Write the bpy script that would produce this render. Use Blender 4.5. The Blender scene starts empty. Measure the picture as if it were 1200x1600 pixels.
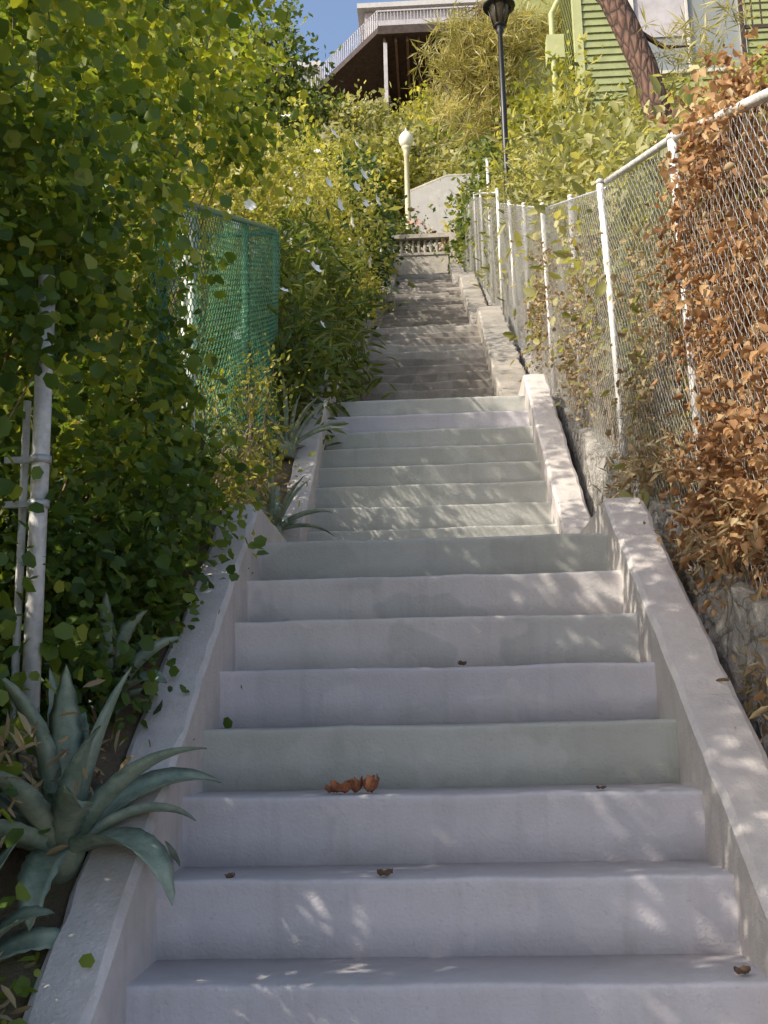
import bpy, math, numpy as np
from mathutils import Vector, Matrix
rad = math.radians
scene = bpy.context.scene
COL = scene.collection
R = np.random.default_rng(7)

# ------------------------------------------------------------------ helpers
def link(o):
    COL.objects.link(o); return o

def thing(name, label, cat, loc=(0,0,0), group=None):
    o = bpy.data.objects.new(name, None); o.location = loc; o.empty_display_size = .2
    link(o); o["label"] = label; o["category"] = cat
    if group: o["group"] = group
    return o

def tag(o, label, cat, group=None):
    o["label"] = label; o["category"] = cat
    if group: o["group"] = group
    return o

def mk(name, verts, faces, mat=None, parent=None, smooth=False):
    me = bpy.data.meshes.new(name)
    me.from_pydata([tuple(v) for v in verts], [], faces); me.update()
    if smooth:
        for p in me.polygons: p.use_smooth = True
    if mat: me.materials.append(mat)
    o = bpy.data.objects.new(name, me); link(o)
    if parent:
        o.parent = parent
        o.matrix_parent_inverse = Matrix.Translation(parent.location).inverted()
    return o

def mk_np(name, V, Q, mat=None, parent=None, smooth=False, tint=None):
    me = bpy.data.meshes.new(name)
    V = np.asarray(V, dtype=np.float32); Q = np.asarray(Q, dtype=np.int32)
    me.vertices.add(len(V)); me.vertices.foreach_set("co", V.ravel())
    me.loops.add(Q.size); me.loops.foreach_set("vertex_index", Q.ravel())
    me.polygons.add(len(Q)); me.polygons.foreach_set("loop_start", np.arange(len(Q), dtype=np.int32)*Q.shape[1])
    if smooth: me.polygons.foreach_set("use_smooth", np.ones(len(Q), dtype=bool))
    me.update(calc_edges=True)
    if tint is not None:
        a = me.attributes.new("tint", 'FLOAT', 'FACE'); a.data.foreach_set("value", np.asarray(tint, dtype=np.float32))
    if mat: me.materials.append(mat)
    o = bpy.data.objects.new(name, me); link(o)
    if parent:
        o.parent = parent
        o.matrix_parent_inverse = Matrix.Translation(parent.location).inverted()
    return o

def nrmz(a):
    return a/(np.linalg.norm(a, axis=1, keepdims=True)+1e-9)

def segs(A, B, ra, rb, sides=3):
    A = np.asarray(A, float).reshape(-1,3); B = np.asarray(B, float).reshape(-1,3); n = len(A)
    ra = np.broadcast_to(np.asarray(ra, float), (n,)); rb = np.broadcast_to(np.asarray(rb, float), (n,))
    d = nrmz(B-A)
    h = np.where(np.abs(d[:, 2:3]) > .9, np.array([[1.,0,0]]), np.array([[0,0,1.]]))
    u = nrmz(np.cross(d, h)); w = np.cross(d, u)
    V = np.zeros((n, sides*2, 3)); Q = []
    for k in range(sides):
        c, s = math.cos(2*math.pi*k/sides), math.sin(2*math.pi*k/sides)
        o = u*c+w*s
        V[:, k] = A+o*ra[:, None]; V[:, k+sides] = B+o*rb[:, None]
        k2 = (k+1) % sides
        Q.append([k, k2, k2+sides, k+sides])
    Q = (np.array(Q)[None]+(np.arange(n)*sides*2)[:, None, None]).reshape(-1, 4)
    return V.reshape(-1, 3), Q

def tube(name, pts, rs, sides, mat, parent=None, wob=0):
    pts = [Vector(p) for p in pts]; V = []; F = []
    for i, p in enumerate(pts):
        a = pts[max(i-1, 0)]; b = pts[min(i+1, len(pts)-1)]
        d = (b-a).normalized(); h = Vector((1,0,0)) if abs(d.z) > .9 else Vector((0,0,1))
        u = d.cross(h).normalized(); w = d.cross(u)
        r = rs[i] if hasattr(rs, '__len__') else rs
        for k in range(sides):
            t = 2*math.pi*k/sides
            rr = r*(1+wob*(R.random()-.5))
            V.append(p+(u*math.cos(t)+w*math.sin(t))*rr)
    for i in range(len(pts)-1):
        for k in range(sides):
            k2 = (k+1) % sides
            F.append([i*sides+k, i*sides+k2, (i+1)*sides+k2, (i+1)*sides+k])
    F.append(list(range(sides))[::-1]); F.append([(len(pts)-1)*sides+k for k in range(sides)])
    return mk(name, V, F, mat, parent, smooth=True)

def lathe(name, prof, n, loc, mat, parent=None):
    V = []; F = []
    for r, z in prof:
        for k in range(n):
            t = 2*math.pi*k/n
            V.append((loc[0]+r*math.cos(t), loc[1]+r*math.sin(t), loc[2]+z))
    for i in range(len(prof)-1):
        for k in range(n):
            k2 = (k+1) % n
            F.append([i*n+k, i*n+k2, (i+1)*n+k2, (i+1)*n+k])
    F.append(list(range(n))[::-1]); F.append([(len(prof)-1)*n+k for k in range(n)])
    return mk(name, V, F, mat, parent, smooth=True)

def boxes(name, bl, mat, parent=None):
    V = []; F = []
    for (x0,x1,y0,y1,z0,z1) in bl:
        b = len(V)
        V += [(x0,y0,z0),(x1,y0,z0),(x1,y1,z0),(x0,y1,z0),(x0,y0,z1),(x1,y0,z1),(x1,y1,z1),(x0,y1,z1)]
        F += [[b,b+3,b+2,b+1],[b+4,b+5,b+6,b+7],[b,b+1,b+5,b+4],[b+1,b+2,b+6,b+5],[b+2,b+3,b+7,b+6],[b+3,b,b+4,b+7]]
    return mk(name, V, F, mat, parent)

# ------------------------------------------------------------------ materials
def new_mat(name):
    m = bpy.data.materials.new(name); m.use_nodes = True
    nt = m.node_tree; nt.nodes.clear()
    out = nt.nodes.new("ShaderNodeOutputMaterial")
    b = nt.nodes.new("ShaderNodeBsdfPrincipled"); nt.links.new(b.outputs[0], out.inputs[0])
    return m, nt, b, out

def ramp(nt, stops, interp='LINEAR'):
    r = nt.nodes.new("ShaderNodeValToRGB"); cr = r.color_ramp; cr.interpolation = interp
    while len(cr.elements) < len(stops): cr.elements.new(.5)
    for e, (p, c) in zip(cr.elements, stops):
        e.position = p; e.color = (*c, 1)
    return r

def noise(nt, coord, scale, detail=5, rough=.6, stretch=None):
    n = nt.nodes.new("ShaderNodeTexNoise"); n.inputs["Scale"].default_value = scale
    n.inputs["Detail"].default_value = detail; n.inputs["Roughness"].default_value = rough
    src = coord
    if stretch:
        mp = nt.nodes.new("ShaderNodeMapping"); mp.inputs["Scale"].default_value = stretch
        nt.links.new(coord, mp.inputs[0]); src = mp.outputs[0]
    nt.links.new(src, n.inputs["Vector"])
    return n

def mix(nt, fac, a, b, mode='MIX'):
    m = nt.nodes.new("ShaderNodeMix"); m.data_type = 'RGBA'; m.blend_type = mode
    for s, v in ((m.inputs[0], fac), (m.inputs[6], a), (m.inputs[7], b)):
        if isinstance(v, (int, float)): s.default_value = v
        elif isinstance(v, tuple): s.default_value = (*v, 1)
        else: nt.links.new(v, s)
    return m.outputs[2]

def bump(nt, b, h, strength=.4, dist=.01):
    bp = nt.nodes.new("ShaderNodeBump"); bp.inputs["Strength"].default_value = strength
    bp.inputs["Distance"].default_value = dist
    nt.links.new(h, bp.inputs["Height"]); nt.links.new(bp.outputs[0], b.inputs["Normal"])

def concrete(name, ca, cb, dirt, dirt_amt=.5, bumps=.5, rough=.75, speck=.25):
    m, nt, b, _ = new_mat(name)
    co = nt.nodes.new("ShaderNodeTexCoord").outputs["Object"]
    n1 = noise(nt, co, 1.3, 4, .55)
    r1 = ramp(nt, [(.49, ca), (.505, cb)]); nt.links.new(n1.outputs[0], r1.inputs[0])
    n2 = noise(nt, co, 4, 6, .72)
    r2 = ramp(nt, [(.42, (0,0,0)), (.75, (1,1,1))]); nt.links.new(n2.outputs[0], r2.inputs[0])
    mu = nt.nodes.new("ShaderNodeMath"); mu.operation = 'MULTIPLY'; mu.inputs[1].default_value = dirt_amt
    nt.links.new(r2.outputs[0], mu.inputs[0])
    c = mix(nt, mu.outputs[0], r1.outputs[0], dirt)
    n3 = noise(nt, co, 9, 3, .6, (1.5, 1.5, .18))
    r3 = ramp(nt, [(.54, (1,1,1)), (.78, (.82,.81,.79))]); nt.links.new(n3.outputs[0], r3.inputs[0])
    c = mix(nt, .7, c, r3.outputs[0], 'MULTIPLY')
    n4 = noise(nt, co, 55, 2, .6)
    r4 = ramp(nt, [(.27, (.5,.47,.45)), (.34, (1,1,1))]); nt.links.new(n4.outputs[0], r4.inputs[0])
    c = mix(nt, speck, c, r4.outputs[0], 'MULTIPLY')
    ge = nt.nodes.new("ShaderNodeNewGeometry"); sx = nt.nodes.new("ShaderNodeSeparateXYZ")
    nt.links.new(ge.outputs["Normal"], sx.inputs[0])
    r5 = ramp(nt, [(.6, (0,0,0)), (.95, (1,1,1))]); nt.links.new(sx.outputs[2], r5.inputs[0])
    n5 = noise(nt, co, 14, 4, .7)
    m5 = nt.nodes.new("ShaderNodeMath"); m5.operation = 'MULTIPLY'
    nt.links.new(r5.outputs[0], m5.inputs[0]); nt.links.new(n5.outputs[0], m5.inputs[1])
    c = mix(nt, m5.outputs[0], c, dirt)
    nt.links.new(c, b.inputs["Base Color"]); b.inputs["Roughness"].default_value = rough
    nb = noise(nt, co, 90, 3, .6); nb2 = noise(nt, co, 14, 3, .6)
    ad = nt.nodes.new("ShaderNodeMath"); ad.operation = 'ADD'
    nt.links.new(nb.outputs[0], ad.inputs[0]); nt.links.new(nb2.outputs[0], ad.inputs[1])
    bump(nt, b, ad.outputs[0], bumps, .006)
    return m

M_lav = concrete("painted_concrete_lavender", (.60,.565,.59), (.545,.52,.555), (.43,.405,.39), .45, .42)
M_grn = concrete("painted_concrete_sage", (.44,.445,.405), (.49,.49,.455), (.35,.34,.31), .45, .42)
M_pal = concrete("painted_concrete_pale", (.64,.60,.585), (.53,.52,.50), (.43,.40,.375), .45, .42)
M_wall = concrete("painted_stair_wall", (.68,.63,.60), (.63,.585,.57), (.42,.375,.34), .55, .7)
M_old = concrete("weathered_concrete", (.33,.295,.26), (.25,.225,.195), (.14,.12,.10), .7, .9, .9, .6)
M_oldpale = concrete("weathered_pale_concrete", (.46,.42,.37), (.38,.35,.31), (.20,.18,.15), .7, .9, .9, .6)
M_stucco = concrete("grey_stucco", (.50,.49,.48), (.46,.45,.45), (.34,.33,.31), .4, .6, .9)

def plain(name, c, rough=.6, metal=0., var=.25, scale=8, bumps=.0):
    m, nt, b, _ = new_mat(name)
    co = nt.nodes.new("ShaderNodeTexCoord").outputs["Object"]
    n = noise(nt, co, scale, 4, .65)
    lo = tuple(x*(1-var) for x in c); hi = tuple(min(1, x*(1+var)) for x in c)
    r = ramp(nt, [(.35, lo), (.65, hi)]); nt.links.new(n.outputs[0], r.inputs[0])
    nt.links.new(r.outputs[0], b.inputs["Base Color"])
    b.inputs["Roughness"].default_value = rough; b.inputs["Metallic"].default_value = metal
    if bumps: bump(nt, b, n.outputs[0], bumps, .02)
    return m

M_galv = plain("galvanised_steel", (.52,.53,.54), .45, .35, .2, 25)
M_mesh = plain("galvanised_wire", (.46,.45,.43), .5, .3, .25, 30)
M_greenwire = plain("green_vinyl_wire", (.075,.225,.12), .35, 0, .3, 20)
M_greenpost = plain("green_painted_post", (.055,.18,.10), .4, 0, .2, 12)
M_white = plain("white_painted_steel", (.62,.605,.59), .5, 0, .25, 14, .2)
M_blackm = plain("black_painted_iron", (.02,.02,.022), .4, .2, .2, 10)
M_cream = plain("cream_painted_iron", (.50,.47,.32), .5, 0, .1, 10)
M_siding = plain("pale_green_siding", (.27,.30,.135), .6, 0, .12, 3)
M_trim = plain("pale_green_trim", (.40,.42,.20), .6, 0, .08, 3)
M_winframe = plain("white_window_frame", (.55,.53,.48), .6, 0, .1, 4)
M_darkwood = plain("dark_brown_timber", (.045,.03,.025), .8, 0, .4, 5)
M_greytimber = plain("pale_grey_boards", (.42,.40,.42), .7, 0, .15, 2)
M_twig = plain("twig_bark", (.20,.14,.09), .9, 0, .4, 20)
M_drytwig = plain("dry_twig", (.33,.25,.17), .9, 0, .3, 20)
M_deadleaf = plain("dead_red_leaf", (.38,.15,.07), .7, 0, .5, 30)
M_browndeb = plain("brown_dead_leaf", (.16,.10,.06), .8, 0, .4, 30)
M_petal = plain("white_petal", (.85,.85,.8), .6, 0, .06, 5)
M_pink = plain("dusty_pink_petal", (.5,.25,.2), .6, 0, .2, 5)

M_bark, nt, b, _ = new_mat("red_brown_bark")
co = nt.nodes.new("ShaderNodeTexCoord").outputs["Object"]
v = nt.nodes.new("ShaderNodeTexVoronoi"); v.feature = 'DISTANCE_TO_EDGE'; v.inputs["Scale"].default_value = 9
mp = nt.nodes.new("ShaderNodeMapping"); mp.inputs["Scale"].default_value = (1.6,1.6,.5)
nt.links.new(co, mp.inputs[0]); nt.links.new(mp.outputs[0], v.inputs["Vector"])
r = ramp(nt, [(.0, (.03,.02,.015)), (.12, (.12,.068,.05)), (.5, (.20,.115,.085))]); nt.links.new(v.outputs["Distance"], r.inputs[0])
nt.links.new(r.outputs[0], b.inputs["Base Color"]); b.inputs["Roughness"].default_value = .9
bump(nt, b, v.outputs["Distance"], .9, .05)

M_stone, nt, b, _ = new_mat("rough_rubble_stone")
co = nt.nodes.new("ShaderNodeTexCoord").outputs["Object"]
v = nt.nodes.new("ShaderNodeTexVoronoi"); v.feature = 'DISTANCE_TO_EDGE'; v.inputs["Scale"].default_value = 6
n0 = noise(nt, co, 5, 4, .6)
vm = nt.nodes.new("ShaderNodeVectorMath"); vm.operation = 'MULTIPLY_ADD'
nt.links.new(n0.outputs["Color"], vm.inputs[0]); vm.inputs[1].default_value = (.25,.25,.25); nt.links.new(co, vm.inputs[2])
nt.links.new(vm.outputs[0], v.inputs["Vector"])
r = ramp(nt, [(0, (.18,.165,.15)), (.05, (.42,.40,.37)), (.4, (.56,.53,.49))]); nt.links.new(v.outputs["Distance"], r.inputs[0])
n1 = noise(nt, co, 18, 6, .7); r1 = ramp(nt, [(.3, (.5,.48,.45)), (.6, (1,1,1))]); nt.links.new(n1.outputs[0], r1.inputs[0])
nt.links.new(mix(nt, .9, r.outputs[0], r1.outputs[0], 'MULTIPLY'), b.inputs["Base Color"]); b.inputs["Roughness"].default_value = .95
ad = nt.nodes.new("ShaderNodeMath"); ad.operation = 'ADD'; nt.links.new(v.outputs["Distance"], ad.inputs[0]); nt.links.new(n1.outputs[0], ad.inputs[1])
bump(nt, b, ad.outputs[0], .9, .05)

M_soil, nt, b, _ = new_mat("dry_hillside_soil")
co = nt.nodes.new("ShaderNodeTexCoord").outputs["Object"]
n1 = noise(nt, co, 3, 6, .7); r = ramp(nt, [(.35, (.13,.09,.06)), (.5, (.23,.17,.11)), (.68, (.18,.18,.07))]); nt.links.new(n1.outputs[0], r.inputs[0])
nt.links.new(r.outputs[0], b.inputs["Base Color"]); b.inputs["Roughness"].default_value = .95
n2 = noise(nt, co, 30, 5, .8); bump(nt, b, n2.outputs[0], .9, .04)

M_glass, nt, b, _ = new_mat("window_glass")
b.inputs["Base Color"].default_value = (.25,.27,.27,1); b.inputs["Roughness"].default_value = .08
M_globe, nt, b, _ = new_mat("milk_glass")
b.inputs["Base Color"].default_value = (.8,.78,.68,1); b.inputs["Roughness"].default_value = .3
M_smoke, nt, b, _ = new_mat("smoky_lantern_glass")
b.inputs["Base Color"].default_value = (.10,.09,.07,1); b.inputs["Roughness"].default_value = .15

def leafmat(name, cols, trans=.4, tcol=(1.7,1.6,.7), rough=.5):
    m, nt, b, out = new_mat(name)
    at = nt.nodes.new("ShaderNodeAttribute"); at.attribute_name = "tint"
    k = len(cols); r = ramp(nt, [(i/(k-1), c) for i, c in enumerate(cols)])
    nt.links.new(at.outputs["Fac"], r.inputs[0])
    nt.links.new(r.outputs[0], b.inputs["Base Color"]); b.inputs["Roughness"].default_value = rough
    b.inputs["Specular IOR Level"].default_value = .4
    t = nt.nodes.new("ShaderNodeBsdfTranslucent")
    vm = nt.nodes.new("ShaderNodeVectorMath"); vm.operation = 'MULTIPLY'; vm.inputs[1].default_value = tcol
    nt.links.new(r.outputs[0], vm.inputs[0]); nt.links.new(vm.outputs[0], t.inputs[0])
    ms = nt.nodes.new("ShaderNodeMixShader"); ms.inputs[0].default_value = trans
    nt.links.new(b.outputs[0], ms.inputs[1]); nt.links.new(t.outputs[0], ms.inputs[2])
    nt.links.new(ms.outputs[0], out.inputs[0])
    return m

L_hedge = leafmat("hedge_leaf", [(.045,.085,.022), (.10,.17,.035), (.19,.26,.045), (.38,.40,.06)], .45)
L_yel = leafmat("yellow_green_leaf", [(.11,.13,.03), (.25,.265,.05), (.42,.40,.10), (.58,.53,.22)], .45)
L_mid = leafmat("mid_green_leaf", [(.045,.08,.02), (.095,.14,.035), (.18,.22,.05), (.29,.30,.10)], .4)
L_dark = leafmat("dark_ivy_leaf", [(.022,.05,.014), (.05,.10,.022), (.11,.17,.04)], .35)
L_olive = leafmat("oleander_leaf", [(.13,.15,.055), (.25,.26,.10), (.38,.37,.16), (.50,.46,.25)], .4)
L_dry = leafmat("dry_vine_leaf", [(.21,.11,.055), (.38,.21,.10), (.52,.33,.16), (.58,.46,.28)], .3, (1.2,1.05,.85), .8)
L_straw = leafmat("straw_leaf", [(.28,.20,.11), (.45,.35,.20), (.54,.46,.29)], .3, (1.2,1.1,.9), .8)
L_pine = leafmat("pine_needle", [(.17,.17,.07), (.32,.30,.13), (.50,.45,.23)], .35)

# ------------------------------------------------------------------ foliage
T = {
 'round': np.array([(0,0,0),(.42,.28,.12),(.40,.75,.12),(0,1,-.06),(-.40,.75,.12),(-.42,.28,.12)]),
 'oval':  np.array([(0,0,0),(.24,.30,.06),(.20,.72,.05),(0,1,-.05),(-.20,.72,.05),(-.24,.30,.06)]),
 'long':  np.array([(0,0,0),(.10,.30,.03),(.085,.70,.0),(0,1,-.12),(-.085,.70,.0),(-.10,.30,.03)]),
 'crisp': np.array([(0,0,0),(.36,.30,.28),(.22,.72,.22),(0,1,-.1),(-.30,.68,.30),(-.34,.25,.2)]),
}
def leaf_obj(name, P, O, size, kind, tint, mat, parent, droop=.2, spread=1., up=.5):
    n = len(P)
    ax = nrmz(O*.5+R.normal(size=(n,3))*spread*.7+np.array([[0,0,-droop]]))
    nr = O*.6+np.array([[0,0,up]])+R.normal(size=(n,3))*.6
    nr = nrmz(nr-ax*np.sum(nr*ax, axis=1, keepdims=True)); sd = np.cross(ax, nr)
    s = size*(.5+1.0*R.random(n)**1.3)[:, None]
    if kind in ('quad', 'needle'):
        w = .28 if kind == 'quad' else .035
        V = np.stack([P, P+s*(ax*.5+sd*w), P+s*ax, P+s*(ax*.5-sd*w)], axis=1)
        Q = np.arange(4*n).reshape(n, 4); t = tint
    else:
        tp = T[kind]
        wv = (.8+.4*R.random(n))[:, None]
        V = np.stack([P+s*(sd*a[0]*wv+ax*a[1]+nr*a[2]) for a in tp], axis=1)
        Q = (np.array([[0,1,2,3],[0,3,4,5]])[None]+(np.arange(n)*6)[:, None, None]).reshape(-1, 4)
        t = np.repeat(tint, 2)
    return mk_np(name, V.reshape(-1,3), Q, mat, parent, False, t)

def clumps(blobs, n, inner=.5):
    B = np.array([b[:6] for b in blobs], float)
    wts = np.array([(b[3]*b[4]+b[4]*b[5]+b[3]*b[5]) for b in blobs]); wts = wts/wts.sum()
    i = R.choice(len(B), n, p=wts)
    d = nrmz(R.normal(size=(n,3)))
    rr = inner+(1-inner)*R.random(n)**.6
    ph = i*1.7
    rr = rr*(1+.16*np.sin(d[:,0]*7+ph)+.13*np.sin(d[:,1]*9+ph*2)+.12*np.sin(d[:,2]*8+ph*3))
    return B[i,:3]+d*rr[:,None]*B[i,3:6], d, B[i]

def plant(name, label, cat, blobs, base, ncl, per, cr, size, kind, mat, droop=.2, inner=.45, twigs=60,
          twmat=None, flowers=0, flmat=None, flsize=.03, bright=.0, group=None, up=.5, spread=1., zg=None, tws=1.):
    root = thing(name, label, cat, base, group)
    C, D, _ = clumps(blobs, ncl, inner)
    ct = R.random(ncl)*.6+.10+bright
    if zg: ct = ct+np.clip((C[:,2]-zg[0])*zg[1], -.15, .4)  # tint brightens with height: sunlight on the upper leaves put into their colour
    m = np.repeat(np.arange(ncl), per); n = len(m)
    off = R.normal(size=(n,3))*cr*(.5+R.random((n,1)))*.75
    P = C[m]+off
    O = nrmz(D[m]*.6+nrmz(off)*.6)
    tint = np.clip(ct[m]+R.normal(size=n)*.16, 0, 1)
    leaf_obj("foliage", P, O, size, kind, tint, mat, root, droop, spread, up)
    k = min(twigs, ncl)
    if k:
        idx = R.choice(ncl, k, replace=False); e = C[idx]; b0 = np.array(base)[None]+R.normal(size=(k,3))*np.array([[.06,.15,.02]])
        b0[:,0] = np.where(e[:,0] > 0, np.maximum(b0[:,0], min(base[0], 1.2)), b0[:,0])
        b0[:,1] = b0[:,1]*.2+e[:,1]*.8
        b0[:,2] = np.maximum(base[2], b0[:,2]-.02)+np.maximum(0, (b0[:,1]-base[1]))*.5
        mid = b0*.5+e*.5+R.normal(size=(k,3))*np.array([[.03,.12,.1]])+np.array([[0,0,.12]])
        q = mid*.5+e*.5+R.normal(size=(k,3))*.04
        A = np.concatenate([b0, mid, q]); Bq = np.concatenate([mid, q, e])
        ra = np.concatenate([np.full(k,.012), np.full(k,.007), np.full(k,.004)])*tws; rb = np.concatenate([np.full(k,.007), np.full(k,.004), np.full(k,.002)])*tws
        V, Q = segs(A, Bq, ra, rb, 4)
        mk_np("stems", V, Q, twmat or M_twig, root)
    if flowers:
        C2, D2, _ = clumps(blobs, flowers, .97)
        C2 = C2+D2*cr*.9
        m2 = np.repeat(np.arange(flowers), 6)
        a = np.tile(np.arange(6)*math.pi/3, flowers)
        u = nrmz(np.cross(D2+.01, np.array([[.3,.2,1.]]))); w = np.cross(D2, u)
        ax = nrmz(u[m2]*np.cos(a)[:,None]+w[m2]*np.sin(a)[:,None]+D2[m2]*.35)
        sd = np.cross(ax, D2[m2]); s = flsize*(.6+.8*R.random(flowers))[m2][:,None]; Pc = C2[m2]
        V = np.stack([Pc, Pc+s*(ax*.6+sd*.35), Pc+s*ax, Pc+s*(ax*.6-sd*.35)], axis=1)
        mk_np("blossom", V.reshape(-1,3), np.arange(4*len(m2)).reshape(-1,4), flmat or M_petal, root)
    return root

# ------------------------------------------------------------------ profiles
def prof(y):
    return np.interp(y, [-400,1.65,4.76,6.49,8.45,9.7,13.2,14.3,19.74,20.9,26.34,28.2,29,42,46,60,120,600],
                     [-1.52,-1.48,.797,.95,2.597,2.62,5.05,5.05,8.42,8.45,11.58,11.58,12.4,24.6,28,30,33,34])
def rprof(y):
    return np.interp(y, [-400,-5,1.65,2.7,4.36,6,9.17,14.3,20,28,29.5,42,46,60,120,600],
                     [-1.5,-1.45,-1.1,-.15,.6,1.27,2.75,5.45,8.5,12.0,12.9,24.6,28,30,33,34])

# ------------------------------------------------------------------ terrain
ys = np.concatenate([np.array([-400,-150,-60,-25,-10,-4,-1,.5]), np.arange(1.2, 30, .3), np.arange(30, 62, 1.2), [66,75,90,120,180,300,600]])
xs = np.concatenate([[-400,-200,-100,-60,-40,-28,-20,-15,-12,-10,-8.5,-7,-6,-5,-4.2,-3.5,-3,-2.5,-2.1,-1.8,-1.5,-1.3,-1.12,-.98,-.9,0,.9,1.06,1.16,1.3,1.5,1.8,2.1,2.5,3,3.5,4.2,5,6,7,8.5,10,12,15,20,28,40,60,100,200,400]])
X, Y = np.meshgrid(xs, ys)
Z = np.where(X < 0, prof(Y)+.16+np.clip((-X-1.0)*.18, 0, 3)*np.clip((Y+2)/6, 0, 1),
             rprof(Y)+np.clip((X-1.2)*.35, 0, 3)*np.clip((Y+2)/6, 0, 1))
Z = np.where((X > 1.0) & (X < 1.2) & (Y > 1.5), Z-.12, Z)
Z += (.05*np.sin(X*3.1+Y*1.7)+.04*np.sin(X*5.3-Y*4.1))*(np.abs(X) > 1.2)
Z += (.5*np.sin(X*.35+Y*.2)+.4*np.sin(X*.2-Y*.27))*np.clip((np.abs(X)-4)/6, 0, 1)
Z = np.where((X > -.95) & (X < 1.1) & (Y > 1.5) & (Y < 28), prof(Y)-.55, Z)
Z = np.where((np.abs(X) < 1.1) & (Y <= 1.5), -1.53, Z)
V = np.stack([X, Y, Z], axis=-1).reshape(-1,3); nx = len(xs); ny = len(ys)
ii = (np.arange(ny-1)[:,None]*nx+np.arange(nx-1)[None]).ravel()
Q = np.stack([ii, ii+1, ii+1+nx, ii+nx], axis=1)
g = mk_np("ground", V, Q, M_soil, None, True); g["kind"] = "structure"
p = boxes("path", [(-3.5,3.5,-6,1.66,-1.9,-1.48)], M_lav); p["kind"] = "structure"

# ------------------------------------------------------------------ stairs
def step(parent, y, z, rise, depth, hw, mat, old=False):
    nxs = 56; xs_ = np.linspace(-hw, hw, nxs+1)
    a = .0042 if not old else .011
    wy = sum(a*math.pow(.7, k)*np.sin(xs_*(2.1+k*3.3)+R.random()*6.3) for k in range(5)) + R.normal(size=nxs+1)*(.0008 if not old else .0012)
    wz = sum(a*.6*math.pow(.7, k)*np.sin(xs_*(1.7+k*3.9)+R.random()*6.3) for k in range(5))+ R.normal(size=nxs+1)*(.0007 if not old else .0015)
    pr = [(0.004,-rise-.06,0),(0.0,-rise*.55,.6),(-.003,-.030,1),(-.006,-.014,1),(-.003,-.004,1),(.008,0,1),(.06,-.001,.5),(depth+.05,.0,0)]
    V = []; F = []
    for j, (py, pz, w) in enumerate(pr):
        for i in range(nxs+1):
            V.append((xs_[i], y+py+wy[i]*w, z+pz+wz[i]*w))
    m = len(pr)
    for j in range(m-1):
        for i in range(nxs):
            b = j*(nxs+1)+i; F.append([b, b+1, b+nxs+2, b+nxs+1])
    ns = len(F)
    b0 = len(V); V += [(-hw, y+depth+.05, z-rise-.06), (hw, y+depth+.05, z-rise-.06)]
    last = (m-1)*(nxs+1)
    F.append([last+i for i in range(nxs+1)]+[b0+1, b0])
    F.append([i for i in range(nxs, -1, -1)]+[b0, b0+1])
    F.append([j*(nxs+1) for j in range(m)][::-1]+[b0]); F.append([j*(nxs+1)+nxs for j in range(m)]+[b0+1])
    o = mk("step", V, F, mat, parent, smooth=False)
    for q in o.data.polygons[:ns]: q.use_smooth = True
    return o

f1 = thing("stair_flight", "smooth painted concrete flight in lavender and grey", "stairs", (0,1.9,-1.48))
mats1 = {0:M_lav,1:M_lav,2:M_lav,3:M_grn,4:M_lav,5:M_pal,6:M_pal,7:M_grn,-1:M_lav,-2:M_grn,-3:M_lav}
for n in range(-3, 8):
    step(f1, 2.78+.283*n, -.652+.207*n, .207, .283 if n < 7 else 1.72, .81, mats1[n])
f2 = thing("stair_flight", "painted sage-grey concrete flight between low walls", "stairs", (0,6.49,.797))
for k in range(1, 10):
    step(f2, 6.49+.245*(k-1), .797+.2*k, .2, .245 if k < 9 else 1.3, .82, [M_grn, M_grn, M_lav][k % 3] if k > 6 else M_grn)
f3 = thing("stair_flight", "worn brown unpainted concrete flight", "stairs", (0,9.72,2.6))
for k in range(1, 14):
    step(f3, 9.72+.29*(k-1), 2.597+.1887*k, .1887, .29 if k < 13 else 1.15, .72, M_oldpale if k in (3,9,10,13) else M_old, True)
f4 = thing("stair_flight", "old weathered concrete flight shaded by shrubs", "stairs", (0,14.3,5.05))
for k in range(1, 19):
    step(f4, 14.3+.32*(k-1), 5.05+.187*k, .187, .32 if k < 18 else 1.2, .72, M_oldpale if R.random() < .25 else M_old, True)
f5 = thing("stair_flight", "topmost old concrete flight below a balustrade", "stairs", (0,20.9,8.42))
for k in range(1, 19):
    step(f5, 20.9+.32*(k-1), 8.416+.176*k, .176, .32 if k < 18 else 2.0, .72, M_oldpale if R.random() < .25 else M_old, True)

def stair_wall(label, x0, x1, pts, mat, name="stair_wall", rough=.004, bot=.75):
    py = [a[0] for a in pts]; pz = [a[1] for a in pts]
    yy = np.unique(np.concatenate([np.arange(py[0], py[-1], .08), py]))
    zz = np.interp(yy, py, pz)
    sg = 1 if x1 > x0 else -1; c = .018
    V = []; F = []
    for i, (y, z) in enumerate(zip(yy, zz)):
        w = R.normal()*rough; w2 = R.normal()*rough; w3 = R.normal()*rough*.6+.005*math.sin(y*5)
        for (x, q) in [(x0, z-bot), (x0, z-.12), (x0+w*.4, z-c), (x0+sg*c+w, z+w3), (x0*.5+x1*.5, z+w3+.004), (x1-sg*c+w2, z+w3), (x1+w2, z-c), (x1, z-bot)]:
            V.append((x, y, q))
    m = 8
    for i in range(len(yy)-1):
        for j in range(m-1):
            a = i*m+j; F.append([a, a+1, a+m+1, a+m] if sg < 0 else [a, a+m, a+m+1, a+1])
        F.append([i*m+7, i*m, i*m+m, i*m+m+7])
    F.append(list(range(m))); F.append([(len(yy)-1)*m+j for j in range(m)][::-1])
    o = mk(name, V, F, mat, None, smooth=False)
    tag(o, label, "wall"); return o

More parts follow.
